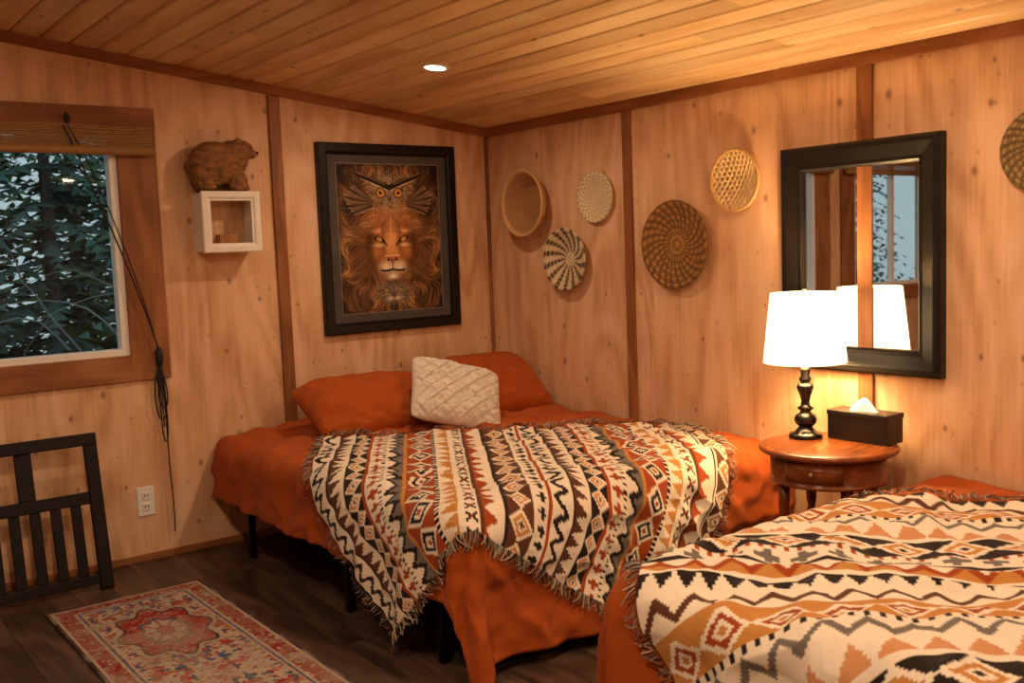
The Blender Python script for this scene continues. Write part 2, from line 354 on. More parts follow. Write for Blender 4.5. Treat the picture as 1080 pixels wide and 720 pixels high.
# ---------------------------------------------------------------- draped bedding
class Bed:
    def __init__(s,x0,x1,y0,y1,z,r,near,seed): s.x0,s.x1,s.y0,s.y1,s.z,s.r,s.near,s.seed=x0,x1,y0,y1,z,r,near,seed
def drape(s,t,off,b,flare=.10,famp=.13):
    cx=np.clip(s,b.x0,b.x1); cy=np.clip(t,b.y0,b.y1)
    ex=np.minimum(s-cx,0); ey=t-cy
    ey=np.minimum(ey,0) if b.near else np.maximum(ey,0)
    yc=b.y0 if b.near else b.y1
    d=np.hypot(ex,ey); dd=np.maximum(d,1e-9); nx=ex/dd; ny=ey/dd
    ang=np.minimum(d/b.r,np.pi/2); hang=np.maximum(d-b.r*np.pi/2,0)
    R=b.r+off
    phi=np.arctan2(np.abs(ey),np.abs(ex)+1e-9); phi=np.where(d<1e-6,0,phi)
    par=-np.abs(cy-yc)+(cx-b.x0)+phi*.34
    fold=np.sin(par*11+b.seed)+.55*np.sin(par*19.3+1.7*b.seed+1)+.35*np.sin(par*31+2)
    corner=np.sin(2*phi)
    out=R*np.sin(ang)+hang*flare+hang*famp*fold*(.55+.6*corner)*.6+hang*corner*.10
    crown=.02*(1-((cx-(b.x0+b.x1)/2)/((b.x1-b.x0)/2))**4)
    W=.035*(fbm(s*2.3,t*2.3,b.seed,3)-.45)+.020*(1-np.abs(2*fbm(s*3.1+t,t*4.7-s*.8,b.seed+5,3)-1)*2.2).clip(-1,1)
    W=W+.014*(1-np.abs(2*fbm(s*6+t*3,t*4-s*2,b.seed+9,2)-.75)*3.5).clip(-.6,1)
    fade=np.cos(ang)
    zz=b.z-b.r+R*np.cos(ang)-hang*.975+fade*(crown+W)
    out=out+(1-fade)*W*1.1
    low=np.maximum(.012+off-zz,0); zz=zz+low; out=out+low*.7
    x=np.minimum(cx+nx*out,-.012-off*.2); y=cy+ny*out
    if b.near: y=np.minimum(y,-.012)
    return np.stack([x,y,zz],-1)
B1=Bed(-1.86,-.03,-2.31,-.03,.595,.09,True,3)
B2=Bed(-1.80,-.03,-5.0,-3.19,.55,.09,False,8)
def comforter(b,parent,ol,of,name='comforter'):
    s=np.arange(b.x0-ol,b.x1+.001,.012)
    t=np.arange(b.y0-of,b.y1+.001,.012) if b.near else np.arange(b.y0,b.y1+of+.001,.012)
    S,T=np.meshgrid(s,t,indexing='ij')
    P=drape(S,T,0,b)
    o=gridmesh(name,P,ORANGE,parent,True)
    m=o.modifiers.new('s','SOLIDIFY'); m.thickness=.02; m.offset=-1
    return o
# kilim pattern --------------------------------------------------
CR,BK,RU,MU,BR,SLT,PK=[np.array(hx(c)) for c in ('#e4d6c1','#261c18','#9a4318','#bb8040','#5a3522','#70675f','#c68c5e')]
def kilim(s,t,bands,q=.008):
    s=np.floor(s/q+.001)*q+q/2; t=np.floor(t/q+.001)*q+q/2
    out=np.zeros(s.shape+(3,))+CR
    tot=sum(b[0] for b in bands); ss=np.mod(s,tot); x=0
    for b in bands:
        w,ty=b[0],b[1]; m=(ss>=x)&(ss<x+w); a=(ss-x)/w
        c1,c2=b[2],b[3] if len(b)>3 else b[2]; c3=b[4] if len(b)>4 else c1; p=b[5] if len(b)>5 else w
        ph=np.mod(t/p,1); tri=np.abs(ph*2-1)
        col=np.zeros_like(out)+c1
        def put(mask,c): col[mask]=c
        if ty=='tri': put(a<tri,c2)
        elif ty=='zig':
            v=a-(.18+.64*tri); put(v>0,c3); put(np.abs(v)<.17,c2)
        elif ty=='dia':
            d=tri+np.abs(a-.5)*2; put(d>1.0,c2); put((d<.72),c3); put(d<.42,c1); put(d<.2,c2)
        elif ty=='xx':
            tt=np.abs(ph-.5)*2; aa=np.abs(a-.5)*2; put((np.abs(tt-aa)<.22)&(tt+aa<1.3),c2); put(tt+aa<.35,c3)
        elif ty=='star':
            tt=np.abs(ph-.5)*2; aa=np.abs(a-.5)*2; put(((tt<.22)&(aa<.85))|((aa<.3)&(tt<.7))|((tt+aa)<.62),c2)
        elif ty=='line': put(np.abs(a-.5)<.25,c2)
        elif ty=='dash': put(ph<.5,c2)
        out=np.where(m[...,None],col,out); x+=w
    return out
bandsA=[(.08,'zig',CR,BK,CR,.08),(.02,'line',CR,BK),(.055,'tri',CR,BR,CR,.055),(.016,'solid',CR),(.08,'dia',CR,BK,PK,.08),(.016,'solid',RU),(.055,'star',CR,RU,CR,.06),(.016,'dash',CR,BK,CR,.024),
 (.08,'zig',CR,BK,SLT,.08),(.016,'solid',MU),(.12,'dia',CR,RU,BK,.13),(.016,'dash',BK,CR,CR,.024),(.06,'tri',MU,CR,MU,.06),(.016,'solid',CR),(.06,'xx',CR,BK,RU,.065),(.016,'solid',BR),
 (.075,'zig',RU,CR,CR,.08),(.02,'line',CR,BK),(.10,'dia',CR,BR,MU,.11),(.016,'solid',CR),(.05,'star',CR,BK,CR,.055),(.016,'solid',RU)]
bandsB=[(.07,'tri',CR,BK,CR,.07),(.02,'solid',CR),(.09,'zig',CR,BR,CR,.11),(.02,'solid',MU),(.13,'dia',CR,MU,RU,.16),(.02,'dash',CR,BK,CR,.04),(.09,'zig',CR,SLT,CR,.11),(.02,'solid',CR),
 (.085,'tri',PK,CR,PK,.10),(.02,'solid',CR),(.14,'dia',CR,BK,MU,.18),(.024,'dash',CR,RU,CR,.04),(.08,'star',CR,SLT,CR,.11),(.02,'solid',BK),(.085,'zig',CR,RU,MU,.11),(.024,'solid',CR)]
THROW=vcolmat('woven_throw',.92,.35,400,sheen=.1,spec=.1,var=.16)
FR=vcolmat('throw_fringe_yarn',.95,.1,300,spec=.1)
def throw(name,b,parent,org,u,v,wu,wv,bands,alongv,step=.004,off=.014):
    u=np.array(u)/np.linalg.norm(u); v=np.array(v)/np.linalg.norm(v)
    A,B=np.meshgrid(np.arange(0,wu+1e-6,step),np.arange(0,wv+1e-6,step),indexing='ij')
    wob=.03*(vnoise(A*2.5,B*2.5,3)-.5)
    S=org[0]+u[0]*A+v[0]*B+wob; T=org[1]+u[1]*A+v[1]*B+wob
    P=drape(S,T,off,b)
    col=kilim(A,B,bands) if alongv else kilim(B,A,bands)
    o=gridmesh(name,P,THROW,parent,True,col)
    V=[];F=[];C=[]
    def edge(n,f,outd):
        for i in range(n):
            a,bb=f((i+.5)/n); L=.042*random.uniform(.6,1.3); jx=random.gauss(0,.5); st=4
            side=np.array([-outd[1],outd[0]])
            c=np.array(random.choice([CR*.6,SLT*.8,SLT,BR,CR*.35,PK*.5,BK]))
            wb=.03*(vnoise(np.array(a*2.5),np.array(bb*2.5),3)-.5)
            pts=[]
            for k in range(st):
                q=k/(st-1)*L; pts.append(np.array([a,bb])+np.array(outd)*q+side*q*jx*(k/(st-1)))
            pts=np.array(pts); S=org[0]+u[0]*pts[:,0]+v[0]*pts[:,1]+wb; T=org[1]+u[1]*pts[:,0]+v[1]*pts[:,1]+wb
            D=drape(S,T,off+.002+random.random()*.012,b)
            w=.0024
            dirw=np.array([u[0]*side[0]+v[0]*side[1],u[1]*side[0]+v[1]*side[1],0])*w
            n0=len(V)
            for k in range(st):
                V.extend([D[k]-dirw,D[k]+dirw,D[k]+np.array([0,0,w*1.2])]); C.extend([c]*3)
            for k in range(st-1):
                m=n0+3*k
                F.extend([(m,m+1,m+4,m+3),(m+1,m+2,m+5,m+4),(m+2,m,m+3,m+5)])
    edge(int(wu/.0055),lambda q:(q*wu,0),(0,-1)); edge(int(wu/.0055),lambda q:(q*wu,wv),(0,1))
    edge(int(wv/.0055),lambda q:(0,q*wv),(-1,0)); edge(int(wv/.0055),lambda q:(wu,q*wv),(1,0))
    mesh(name+'_fringe',V,F,FR,parent,col=C)
def bedframe(e,x0,x1,y0,y1,legs,top=.585):
    boxes('steel_frame',[((x0,y0,.25),(x0+.035,y1,.29)),((x1-.035,y0,.25),(x1,y1,.29)),((x0,y0,.25),(x1,y0+.035,.29)),((x0,y1-.035,.25),(x1,y1,.29))]+
          [((x0,yy,.265),(x1,yy+.03,.28)) for yy in np.linspace(y0+.2,y1-.2,9)],METAL,e,.004)
    boxes('legs',[((lx-.018,ly-.018,0),(lx+.018,ly+.018,.26)) for lx in (x0+.02,(x0+x1)/2,x1-.02) for ly in legs],METAL,e,.004)
    o=box('mattress',(x0+.02,y0+.02,.29),(x1-.02,y1-.02,top),MATT,e,.05); o.modifiers['b'].segments=4
bed1=empty('double_bed',(0,0,0))
bedframe(bed1,-1.93,-.03,-2.36,-.05,(-.37,-1.45,-2.2),.53)
comforter(B1,bed1,.37,.60)
throw('kilim_throw',B1,bed1,(-1.62,-.69),(.83,-.56),(-.53,-.85),1.88,1.58,bandsA,True)
bed2=empty('double_bed.001',(0,0,0))
bedframe(bed2,-1.87,-.03,-5.02,-3.12,(-5.0,-4.0,-3.3),.485)
comforter(B2,bed2,.5,.48)
throw('kilim_throw',B2,bed2,(-1.14,-2.60),(.66,-.75),(-.75,-.66),1.62,1.95,bandsB,False)
# ---------------------------------------------------------------- pillows
def pillow(name,w,h,T,loc,rot,mt,seed,knit=False,n=90,p=2.6,floor_=.60):
    g=np.linspace(-1,1,n); U,Vv=np.meshgrid(g,g,indexing='ij')
    U=np.sign(U)*np.abs(U)**.8; Vv=np.sign(Vv)*np.abs(Vv)**.8
    X=U*w/2*(1-.05*(1-Vv**2)*np.abs(U)**3-.06*np.abs(Vv)**6); Y=Vv*h/2*(1-.05*(1-U**2)*np.abs(Vv)**3-.09*np.abs(U)**6)
    th=T/2*((1-np.abs(U)**p)*(1-np.abs(Vv)**p)).clip(0)**.5
    wr=.07*T*(fbm(U*4+seed,Vv*4,seed,3)-.45)*2
    corner=(np.abs(U)*np.abs(Vv))
    wr=wr+ .14*T*np.sin((U*Vv)*11+seed)*corner*(1-corner)+.07*T*(1-np.abs(2*fbm(U*3+Vv*2+seed,Vv*3-U,seed+3,2)-.75)*3).clip(-1,1)
    e=(1-np.abs(U)**8)*(1-np.abs(Vv)**8)
    if knit:
        k=np.abs(np.sin((X+Y)*90))*np.abs(np.sin((X-Y)*90))
        wr=wr-.009*(np.abs(((X+Y)/.085)%1-.5)<.12)-.009*(np.abs(((X-Y)/.085)%1-.5)<.12)+.004*k+.004*rng.random(X.shape)
    top=np.stack([X,Y,th+wr*e],-1); bot=np.stack([X,Y,-th+wr*.3*e],-1)
    R=np.array(Matrix.Rotation(rot[2],3,'Z')@Matrix.Rotation(rot[0],3,'X')@Matrix.Rotation(rot[1],3,'Z'))
    top=top@R.T+np.array(loc); bot=bot@R.T+np.array(loc)
    top[...,2]=np.maximum(top[...,2],floor_+.005);bot[...,2]=np.maximum(bot[...,2],floor_)
    for P in (top,bot):
        P[...,0]=np.minimum(P[...,0],-.015); P[...,1]=np.minimum(P[...,1],-.015)
    e=empty(name)
    gridmesh('front',top,mt,e,True); gridmesh('back',bot,mt,e,True,flip=True)
    return e
CREAMK=mat('cream_knit','#ddd0c1',.95,var=.08,scale=30,bump=.5,bscale=220,sheen=.1,spec=.1)
pillow('bed_pillow',.84,.52,.24,(-1.19,-.46,.735),(math.radians(27),0,math.radians(1)),ORANGE,1)
pillow('bed_pillow.001',.80,.52,.24,(-.41,-.44,.755),(math.radians(33),0,math.radians(-4)),ORANGE,4)
pillow('throw_cushion',.53,.44,.17,(-.86,-.80,.79),(math.radians(48),math.radians(-21),math.radians(-6)),CREAMK,9,knit=True,n=220)
# ---------------------------------------------------------------- nightstand
CH=woodmat('cherry_wood','#4a2411','#7a3f1b','#9a5727','x',rings=20,ringscale=5,rough=.25,fine=.4,streak=.08)
BRASS=mat('brass','#9a7a3c',.3,metal=.9,var=.1,bump=0)
tc=(-.325,-2.82)
e=empty('round_nightstand',(tc[0],tc[1],0)); H=.70
lathe('top',[(0,H-.028),(.272,H-.028),(.285,H-.02),(.289,H-.012),(.283,H-.003),(.272,H),(0,H)],(0,0,0),CH,e,72)
lathe('apron',[(0,H-.15),(.235,H-.15),(.247,H-.145),(.247,H-.135),(.24,H-.13),(.24,H-.03),(0,H-.028)],(0,0,0),CH,e,72)
for k in range(4):
    a=math.radians(45+90*k+12); lx,ly=.195*math.cos(a),.195*math.sin(a)
    lathe('leg_%d'%(k+1),[(0,0),(.014,0),(.016,.03),(.013,.06),(.02,.2),(.021,.3),(.015,.34),(.024,.36),(.015,.38),(.022,.42),(.026,.56),(0,.56)],(lx,ly,0),CH,e,20)
lathe('lower_shelf',[(0,.18),(.18,.18),(.19,.19),(.18,.2),(0,.2)],(0,0,0),CH,e,48)
a0=math.radians(200)
th=np.linspace(a0-.5,a0+.5,24); zz=np.linspace(H-.12,H-.04,2)
P=np.stack([np.stack([.247*np.cos(th),.247*np.sin(th),z+0*th],-1) for z in zz],1); o=gridmesh('drawer_front',P,CH,e,True); m=o.modifiers.new('s','SOLIDIFY'); m.thickness=.008
bpy.ops.mesh.primitive_uv_sphere_add(radius=.013,segments=16,ring_count=10,location=(.263*math.cos(a0),.263*math.sin(a0),H-.08)); o=bpy.context.object; o.name='knob'; o.data.materials.append(BRASS); o.parent=e
# ---------------------------------------------------------------- table lamp
def shademat():
    m,nt,b=newmat('lampshade_linen'); L=nt.links.new
    b.inputs['Base Color'].default_value=(*hx('#f3e6cf'),1); b.inputs['Roughness'].default_value=.9
    tcn=N(nt,'ShaderNodeTexCoord'); n=N(nt,'ShaderNodeTexNoise'); n.inputs['Scale'].default_value=200; L(tcn.outputs['Object'],n.inputs['Vector'])
    bp=N(nt,'ShaderNodeBump'); bp.inputs['Strength'].default_value=.1; L(n.outputs['Fac'],bp.inputs['Height']); L(bp.outputs[0],b.inputs['Normal'])
    sx=N(nt,'ShaderNodeSeparateXYZ'); L(tcn.outputs['Object'],sx.inputs[0])
    # bulb-lit linen: strongest around the bulb height
    s1=N(nt,'ShaderNodeMath',operation='SUBTRACT'); L(sx.outputs[2],s1.inputs[0]); s1.inputs[1].default_value=.47
    s2=N(nt,'ShaderNodeMath',operation='MULTIPLY'); L(s1.outputs[0],s2.inputs[0]); L(s1.outputs[0],s2.inputs[1])
    s3=N(nt,'ShaderNodeMath',operation='MULTIPLY_ADD'); L(s2.outputs[0],s3.inputs[0]); s3.inputs[1].default_value=-70; s3.inputs[2].default_value=4.6
    b.inputs['Emission Color'].default_value=(1,.68,.34,1); L(s3.outputs[0],b.inputs['Emission Strength'])
    return m
lp=(-.26,-2.66)
e=empty('table_lamp',(lp[0],lp[1],H))
LB=mat('lamp_black_lacquer','#0c0908',.22,var=.3,scale=20,bump=.02)
lathe('base',[(0,.0),(.072,0),(.074,.008),(.07,.018),(.05,.024),(.04,.036),(.03,.045),(.03,.05),(.044,.062),(.05,.08),(.044,.098),(.026,.11),(.022,.118),(.034,.126),(.034,.134),(.02,.142),(.018,.16),(.024,.185),(.034,.21),(.038,.225),(.03,.238),(.018,.245),(.026,.252),(.026,.262),(.018,.275),(.022,.30),(.014,.32),(0,.32)],(0,0,0.001),LB,e,40)
lathe('socket',[(0,.32),(.016,.32),(.016,.38),(0,.38)],(0,0,0),BRASS,e,20)
o=lathe('shade',[(.176,.335),(.175,.34),(.143,.635),(.142,.64)],(0,0,0),shademat(),e,64); m=o.modifiers.new('s','SOLIDIFY'); m.thickness=.003
lathe('finial',[(0,.64),(.008,.645),(.01,.66),(.005,.67),(0,.678)],(0,0,0),LB,e,16)
tube('harp',[(0,-.0,.36),(.05,0,.42),(.055,0,.54),(0,0,.64)],.003,BRASS,e,spline='NURBS')
bulb=lathe('bulb',[(0,.38),(.012,.385),(.03,.43),(.03,.45),(.02,.475),(0,.485)],(0,0,0),None,e,24)
bm_,nt,b=newmat('bulb_glass'); b.inputs['Emission Color'].default_value=(1,.8,.5,1); b.inputs['Emission Strength'].default_value=4; bulb.data.materials.append(bm_)
# ---------------------------------------------------------------- tissue box
e=empty('tissue_box',(-.155,-2.885,H+.001))
boxes('box',[((-.06,-.145,.0),(.06,.145,.115)),((-.063,-.148,.105),(.063,.148,.128))],mat('tissue_box_black','#100c0b',.4,var=.2),e,.004)
n=26; g=np.linspace(-1,1,n); U,W=np.meshgrid(g,g,indexing='ij'); rr=np.hypot(U,W)
P=np.stack([U*.032*(1+.4*np.sin(W*4)), W*.07*(1-.2*U), .125+.05*np.maximum(0,1-rr**1.5)*(.7+.6*vnoise(U*3+4,W*3,2))+.008*np.sin(U*9+W*5)*(1-rr.clip(0,1))],-1)
gridmesh('tissue',P,mat('tissue_paper','#efe8dc',.9,var=.03,bump=.1),e,True)
# ---------------------------------------------------------------- mirror
e=empty('wall_mirror',(0,-2.772,1.482))
hw,hh=.395,.507
prof=[(0,0),(0,.045),(.012,.055),(.03,.055),(.085,.036),(.10,.036),(.108,.025),(.112,.012)]
def frame(nm,hw,hh,prof,m,parent,axis):
    V=[];F=[]
    for (ins,dep) in prof:
        for sx,sz in ((-1,-1),(1,-1),(1,1),(-1,1)):
            a,bz=sx*(hw-ins),sz*(hh-ins)
            V.append((-dep,a,bz) if axis=='B' else (a,-dep,bz))
    for k in range(len(prof)-1):
        for j in range(4):
            j2=(j+1)%4; F.append((4*k+j,4*k+j2,4*k+4+j2,4*k+4+j))
    return mesh(nm,V,F,m,parent)
frame('frame',hw,hh,prof,ESPR,e,'B')
mm,nt,b=newmat('mirror_silver'); b.inputs['Metallic'].default_value=1; b.inputs['Roughness'].default_value=.015; b.inputs['Base Color'].default_value=(.86,.87,.86,1)
mesh('glass',[(-.012,-(hw-.11),-(hh-.11)),(-.012,(hw-.11),-(hh-.11)),(-.012,(hw-.11),(hh-.11)),(-.012,-(hw-.11),(hh-.11))],[(0,1,2,3)],mm,e)
# ---------------------------------------------------------------- framed lion picture
e=empty('framed_lion_picture',(-.758,0,1.673))
frame('frame',.48,.565,[(0,0),(0,.035),(.008,.042),(.05,.042),(.062,.03),(.066,.02)],ESPR,e,'A')
box('mat_board',(-.43,-.012,-.515),(.43,-.002,.515),mat('grey_mat_board','#4a4340',.8,var=.15,bump=.05),e)
def lion():
    nx,ny=460,575; HX,HY=.36,.45
    u,v=np.meshgrid(np.linspace(0,1,nx),np.linspace(0,1,ny),indexing='ij')  # v from top
    X=(u-.5)*2*HX; Y=(v-.5)*2*HY
    K=lambda h:np.array(hx(h))
    img=np.zeros((nx,ny,3))+K('#120b08')
    def mix(mask,c):
        nonlocal img; m=np.clip(mask,0,1)[...,None]; img=img*(1-m)+np.asarray(c)*m
    def G(cx,cy,rx,ry,p=1.0): return np.exp(-(np.hypot((X-cx)/rx,(Y-cy)/ry)**2)*p)
    def E(cx,cy,rx,ry,soft=.25):
        d=np.hypot((X-cx)/rx,(Y-cy)/ry); return np.clip((1-d)/soft,0,1)
    def strokes(n,start,dirf,steps,ln,colf,alpha=.8,wid=1):
        nonlocal img
        p=start(n); c=colf(n,p)
        for s in range(steps):
            i=((p[:,0]+HX)/(2*HX)*(nx-1)).round().astype(int); j=((p[:,1]+HY)/(2*HY)*(ny-1)).round().astype(int)
            ok=(i>=1)&(i<nx-1)&(j>=1)&(j<ny-1); a=alpha*math.sin(math.pi*(s+1)/(steps+1))
            for di in range(wid):
                ii=i[ok]+di; ii=np.minimum(ii,nx-1)
                img[ii,j[ok]]=img[ii,j[ok]]*(1-a)+c[ok]*a
            p=p+dirf(p,s)*ln
    r0=np.random.default_rng(3)
    mane_c=(0,.05)
    def ring(ra,rb):
        def f(n):
            th=r0.random(n)*2*np.pi; r=ra+(rb-ra)*r0.random(n)**.8
            return np.stack([mane_c[0]+r*np.cos(th)*.95,mane_c[1]+r*np.sin(th)*1.1],-1)
        return f
    def curl(p,s):
        dx,dy=p[:,0]-mane_c[0],p[:,1]-mane_c[1]; a=np.arctan2(dy,dx)
        ax=np.abs(p[:,0])
        sw=(fbm(ax*8+9,p[:,1]*8+3,21,3)-.42)*8.0*np.clip(np.hypot(dx,dy)*4-.4,0,1)
        down=.35*np.sign(dx)*np.clip(.35-dy,0,1)
        a=a+sw*np.sign(dx+1e-6)+down; return np.stack([np.cos(a),np.sin(a)],-1)
    def hc(pal,lo=.5,hi=1.2):
        P=np.array([K(h) for h in pal])
        def f(n,p):
            rad=np.hypot(p[:,0],p[:,1]-.05); fall=np.clip(1.45-rad*1.9,.45,1.15)
            clump=np.clip(fbm(np.abs(p[:,0])*11,p[:,1]*11,31,2)*3.0-.55,.3,1.5)
            return P[r0.integers(0,len(P),n)]*(lo+(hi-lo)*r0.random((n,1)))*(fall*clump)[:,None]
        return f
    strokes(9000,ring(.05,.54),curl,34,.0032,hc(['#5a2e16','#7e4420','#341a0e','#57402b'],.6,1.1),.85,2)
    strokes(6500,ring(.10,.50),curl,34,.0032,hc(['#c06c30','#a8622e','#c87a38','#96663e'],.7,1.3),.85,1)
    strokes(4200,ring(.13,.48),curl,30,.0032,hc(['#f0b470','#e09a54','#d8b07c'],.8,1.4),.9,1)
    strokes(1800,ring(.16,.5),curl,30,.0032,hc(['#0a0604'],.7,1.1),.85,2)
    # lion head: broad shading
    mix(E(0,.045,.175,.215,.35)*.95,K('#5e2f13'))
    mix(G(0,.03,.15,.17)*.9,K('#ab6430')); mix(G(0,-.09,.06,.08)*.6,K('#d09457'))
    mix(np.clip(1-np.abs(X)/(.040+.03*np.clip(np.abs(Y-.02)/.12,0,1)),0,1)**.6*np.clip(1-np.abs(Y-.03)/.12,0,1)*.85,K('#dba367'))
    for s in (-1,1):
        mix(G(s*.150,.03,.040,.13)*.75,K('#1c0d07')); mix(G(s*.12,.15,.04,.06)*.6,K('#3a1c0d')); mix(G(s*.052,.05,.011,.06)*.7,K('#4a220f'))
        mix(G(s*.042,.172,.040,.030,.9)*.9,K('#ecd4b0')); mix(G(s*.085,-.040,.045,.010)*.7,K('#ecb87c'))
        mix(G(s*.088,.045,.032,.009)*.8,K('#ecd0a0')); mix(G(s*.105,.085,.03,.04)*.5,K('#c07c40'))
    mix(G(0,.232,.034,.018)*.9,K('#ecdcc0')); mix(G(0,.265,.08,.016)*.9,K('#140a06'))
    def fstart(n):
        return np.stack([r0.normal(0,.085,n),r0.normal(.04,.11,n)],-1)
    def fdir(p,s):
        a=np.arctan2(p[:,1]-.10,p[:,0]*1.0); return np.stack([np.cos(a),np.sin(a)],-1)
    def fcol(n,p):
        i=((p[:,0]+HX)/(2*HX)*(nx-1)).round().astype(int).clip(0,nx-1); j=((p[:,1]+HY)/(2*HY)*(ny-1)).round().astype(int).clip(0,ny-1)
        return img[i,j]*(.30+1.35*r0.random((n,1)))
    strokes(9000,fstart,fdir,9,.0026,fcol,.7,1)
    for k in range(7):
        mix((np.abs(Y-(-.150+.017*k)-np.abs(X)*(1.0-.12*k))<.0035)*(np.abs(X)<.07)*(np.abs(X)>.006)*.7,K('#3a190b'))
    for s in (-1,1):
        ex=X*s-.086; ey=Y-.006-ex*(-.30)
        d=np.hypot(ex/.044,ey/.021); mix(np.clip((1-d)/.35,0,1),K('#0a0403'))
        mix((np.abs((X*s-.052)*.9+(Y-.022)*.8)<.006)*(X*s>.03)*(X*s<.06),K('#0a0403'))
        d=np.hypot(ex/.022,ey/.0135); mix(np.clip((1-d)/.25,0,1),K('#b97a24')); mix(np.clip((1-np.hypot(ex/.014,(ey-.004)/.008))/.5,0,1),K('#eec06a'))
        mix(np.clip((1-np.hypot(ex/.007,ey/.008))/.3,0,1),K('#050302')); mix(E(s*.083,.001,.003,.003),K('#ffffff'))
        for a in range(3):
            for bq in range(5): mix(E(s*(.026+.013*bq),.166+.011*a+.002*bq,.0028,.0026,.5),K('#2a120a'))
    wn=.050-(Y-.105).clip(0)*1.0; mix(((Y>.105)&(Y<.148)&(np.abs(X)<wn))*1.0,K('#86402c')); mix(((Y>.103)&(Y<.112)&(np.abs(X)<wn+.004))*.9,K('#d9a87e'))
    for s in (-1,1): mix(E(s*.028,.132,.013,.008,.4),K('#140604'))
    mix(G(0,.122,.016,.006)*.6,K('#c98670'))
    mix(((np.abs(X)<.0035)&(Y>.145)&(Y<.192))*1.,K('#120504')); mix((np.abs(Y-(.190+.35*np.abs(X)-3.6*X*X))<.0065)*(np.abs(X)<.085),K('#120504'))
    # owl on top
    mix(E(0,-.285,.145,.115,.5)*.9,K('#241711'))
    def ostart(n): return np.stack([r0.normal(0,.075,n),r0.normal(-.29,.05,n)],-1)
    def odir(p,s):
        sx=np.sign(p[:,0]); a=np.arctan2(p[:,1]+.285,p[:,0]-sx*.062); return np.stack([np.cos(a),np.sin(a)],-1)
    def oc(pal):
        P=np.array([K(h) for h in pal]); return lambda n,p:P[r0.integers(0,len(P),n)]*(.7+.8*r0.random((n,1)))
    strokes(3400,ostart,odir,10,.003,oc(['#8a6a4c','#b39472','#4e3828','#2c1e16','#d0b896']),.75,1)
    # spread wings behind the owl
    for s in (-1,1):
        for k in range(9):
            x0_,y0_=s*.10,-.20+.0*k; aa=-.75+.13*k
            t_=(X-x0_)*s*math.cos(aa)+(Y-y0_)*math.sin(aa); nrm=-(X-x0_)*s*math.sin(aa)+(Y-y0_)*math.cos(aa)
            Lw=.22-.012*abs(k-3); mix((np.abs(nrm)<.012)*(t_>0.02)*(t_<Lw)*.85,K('#6e5038' if k%2 else '#33231a')); mix((np.abs(nrm-.011)<.002)*(t_>.02)*(t_<Lw)*.7,K('#c4a47e'))
    for s in (-1,1):
        xs_=X*s
        brow=(-.305-.42*(xs_-.01)+.25*(xs_-.01)**2)
        mix((np.abs(Y-brow)<.022*np.clip((.27-xs_)*6,0,1))*(xs_>.0)*(xs_<.26),K('#1d130e'))
        mix((np.abs(Y-brow-.017)<.004*np.clip((.24-xs_)*8,0,1))*(xs_>.004)*(xs_<.20),K('#b8a283')); mix((np.abs(Y-brow+.012)<.003)*(xs_>.03)*(xs_<.22)*.8,K('#8a6a4c'))
        mix(E(s*.062,-.275,.036,.036,.25),K('#0d0705')); mix(E(s*.062,-.275,.027,.027,.2),K('#c97c22')); mix(G(s*.062,-.268,.016,.011)*.6,K('#ffcf6a')); mix(E(s*.062,-.275,.015,.015,.3),K('#030202')); mix(E(s*.057,-.282,.0035,.0035),K('#ffffff'))
    mix(E(0,-.240,.014,.032,.4),K('#15100d')); mix(E(-.003,-.25,.004,.016,.6),K('#a39a90'))
    mix(G(0,-.19,.05,.03)*(vnoise(X*60,Y*90,2)>.5)*.8,K('#b08d66'))
    # small cat head below the lion
    mix(E(0,.335,.145,.075,.4),K('#1c130f'))
    def bstart(n): return np.stack([r0.normal(0,.06,n),r0.normal(.335,.03,n)],-1)
    def bdir(p,s):
        a=np.arctan2(p[:,1]-.35,p[:,0]); return np.stack([np.cos(a),np.sin(a)],-1)
    strokes(1800,bstart,bdir,10,.003,oc(['#8a7460','#5c4a3c','#b39c80','#3a2c22']),.75,1)
    for s in (-1,1):
        mix(E(s*.05,.318,.024,.012,.3),K('#0a0504')); mix(E(s*.05,.318,.016,.009,.3),K('#b9a24c')); mix(E(s*.05,.318,.004,.009,.3),K('#000000'))
        mix(G(s*.026,.368,.022,.014)*.8,K('#c4b096'))
    mix(E(0,.352,.016,.009,.4),K('#5c2c20'))
    edge=np.minimum(HX-np.abs(X),HY-np.abs(Y)); mix(np.clip(1-edge/.04,0,1)*.5,K('#0d0806')); mix((edge<.004)*1.,K('#7c7068'))
    P=np.stack([X,np.full_like(X,-.016),-Y],-1)
    m,nt,b=newmat('art_print'); at=N(nt,'ShaderNodeAttribute'); at.attribute_name='Col'; nt.links.new(at.outputs['Color'],b.inputs['Base Color']); b.inputs['Roughness'].default_value=.5; b.inputs['Specular IOR Level'].default_value=.3
    gridmesh('print',P,m,e,False,np.clip(img*1.3,0,.95))
lion()
# ---------------------------------------------------------------- wall baskets
BASK=vcolmat('woven_reed',.85,.6,160,spec=.2,var=.22)
def K(h): return np.array(hx(h))
def basket(name,y,z,R,depth,colf,coils=12,lip=.012,flat=.35):
    e=empty(name,(0,y,z))
    pr=[]; n=coils*8
    for i in range(n+1):
        q=i/n; rr=R*q; h=.012+depth*max(0,(q-flat)/(1-flat))**(1.6 if depth<.07 else 1.0)
        h+=.0035*abs(math.sin(q*coils*math.pi)); pr.append((max(rr,.0005),h))
    pr+= [(R+lip*.6,depth+.018),(R+lip,depth+.010),(R+lip*.7,depth-.0)]
    for i in range(12):
        q=1-i/12; pr.append((max(.001,(R+lip*.4)*(flat+(1-flat)*q) if i<11 else R*flat),max(.002,.0+depth*max(0,q)**1.6-.004)))
    pr.append((.0005,.002))
    lathe('bowl',pr,(0,0,0),BASK,e,120,'x',colf=lambda r,t,h:colf(r/R,t))
    return e
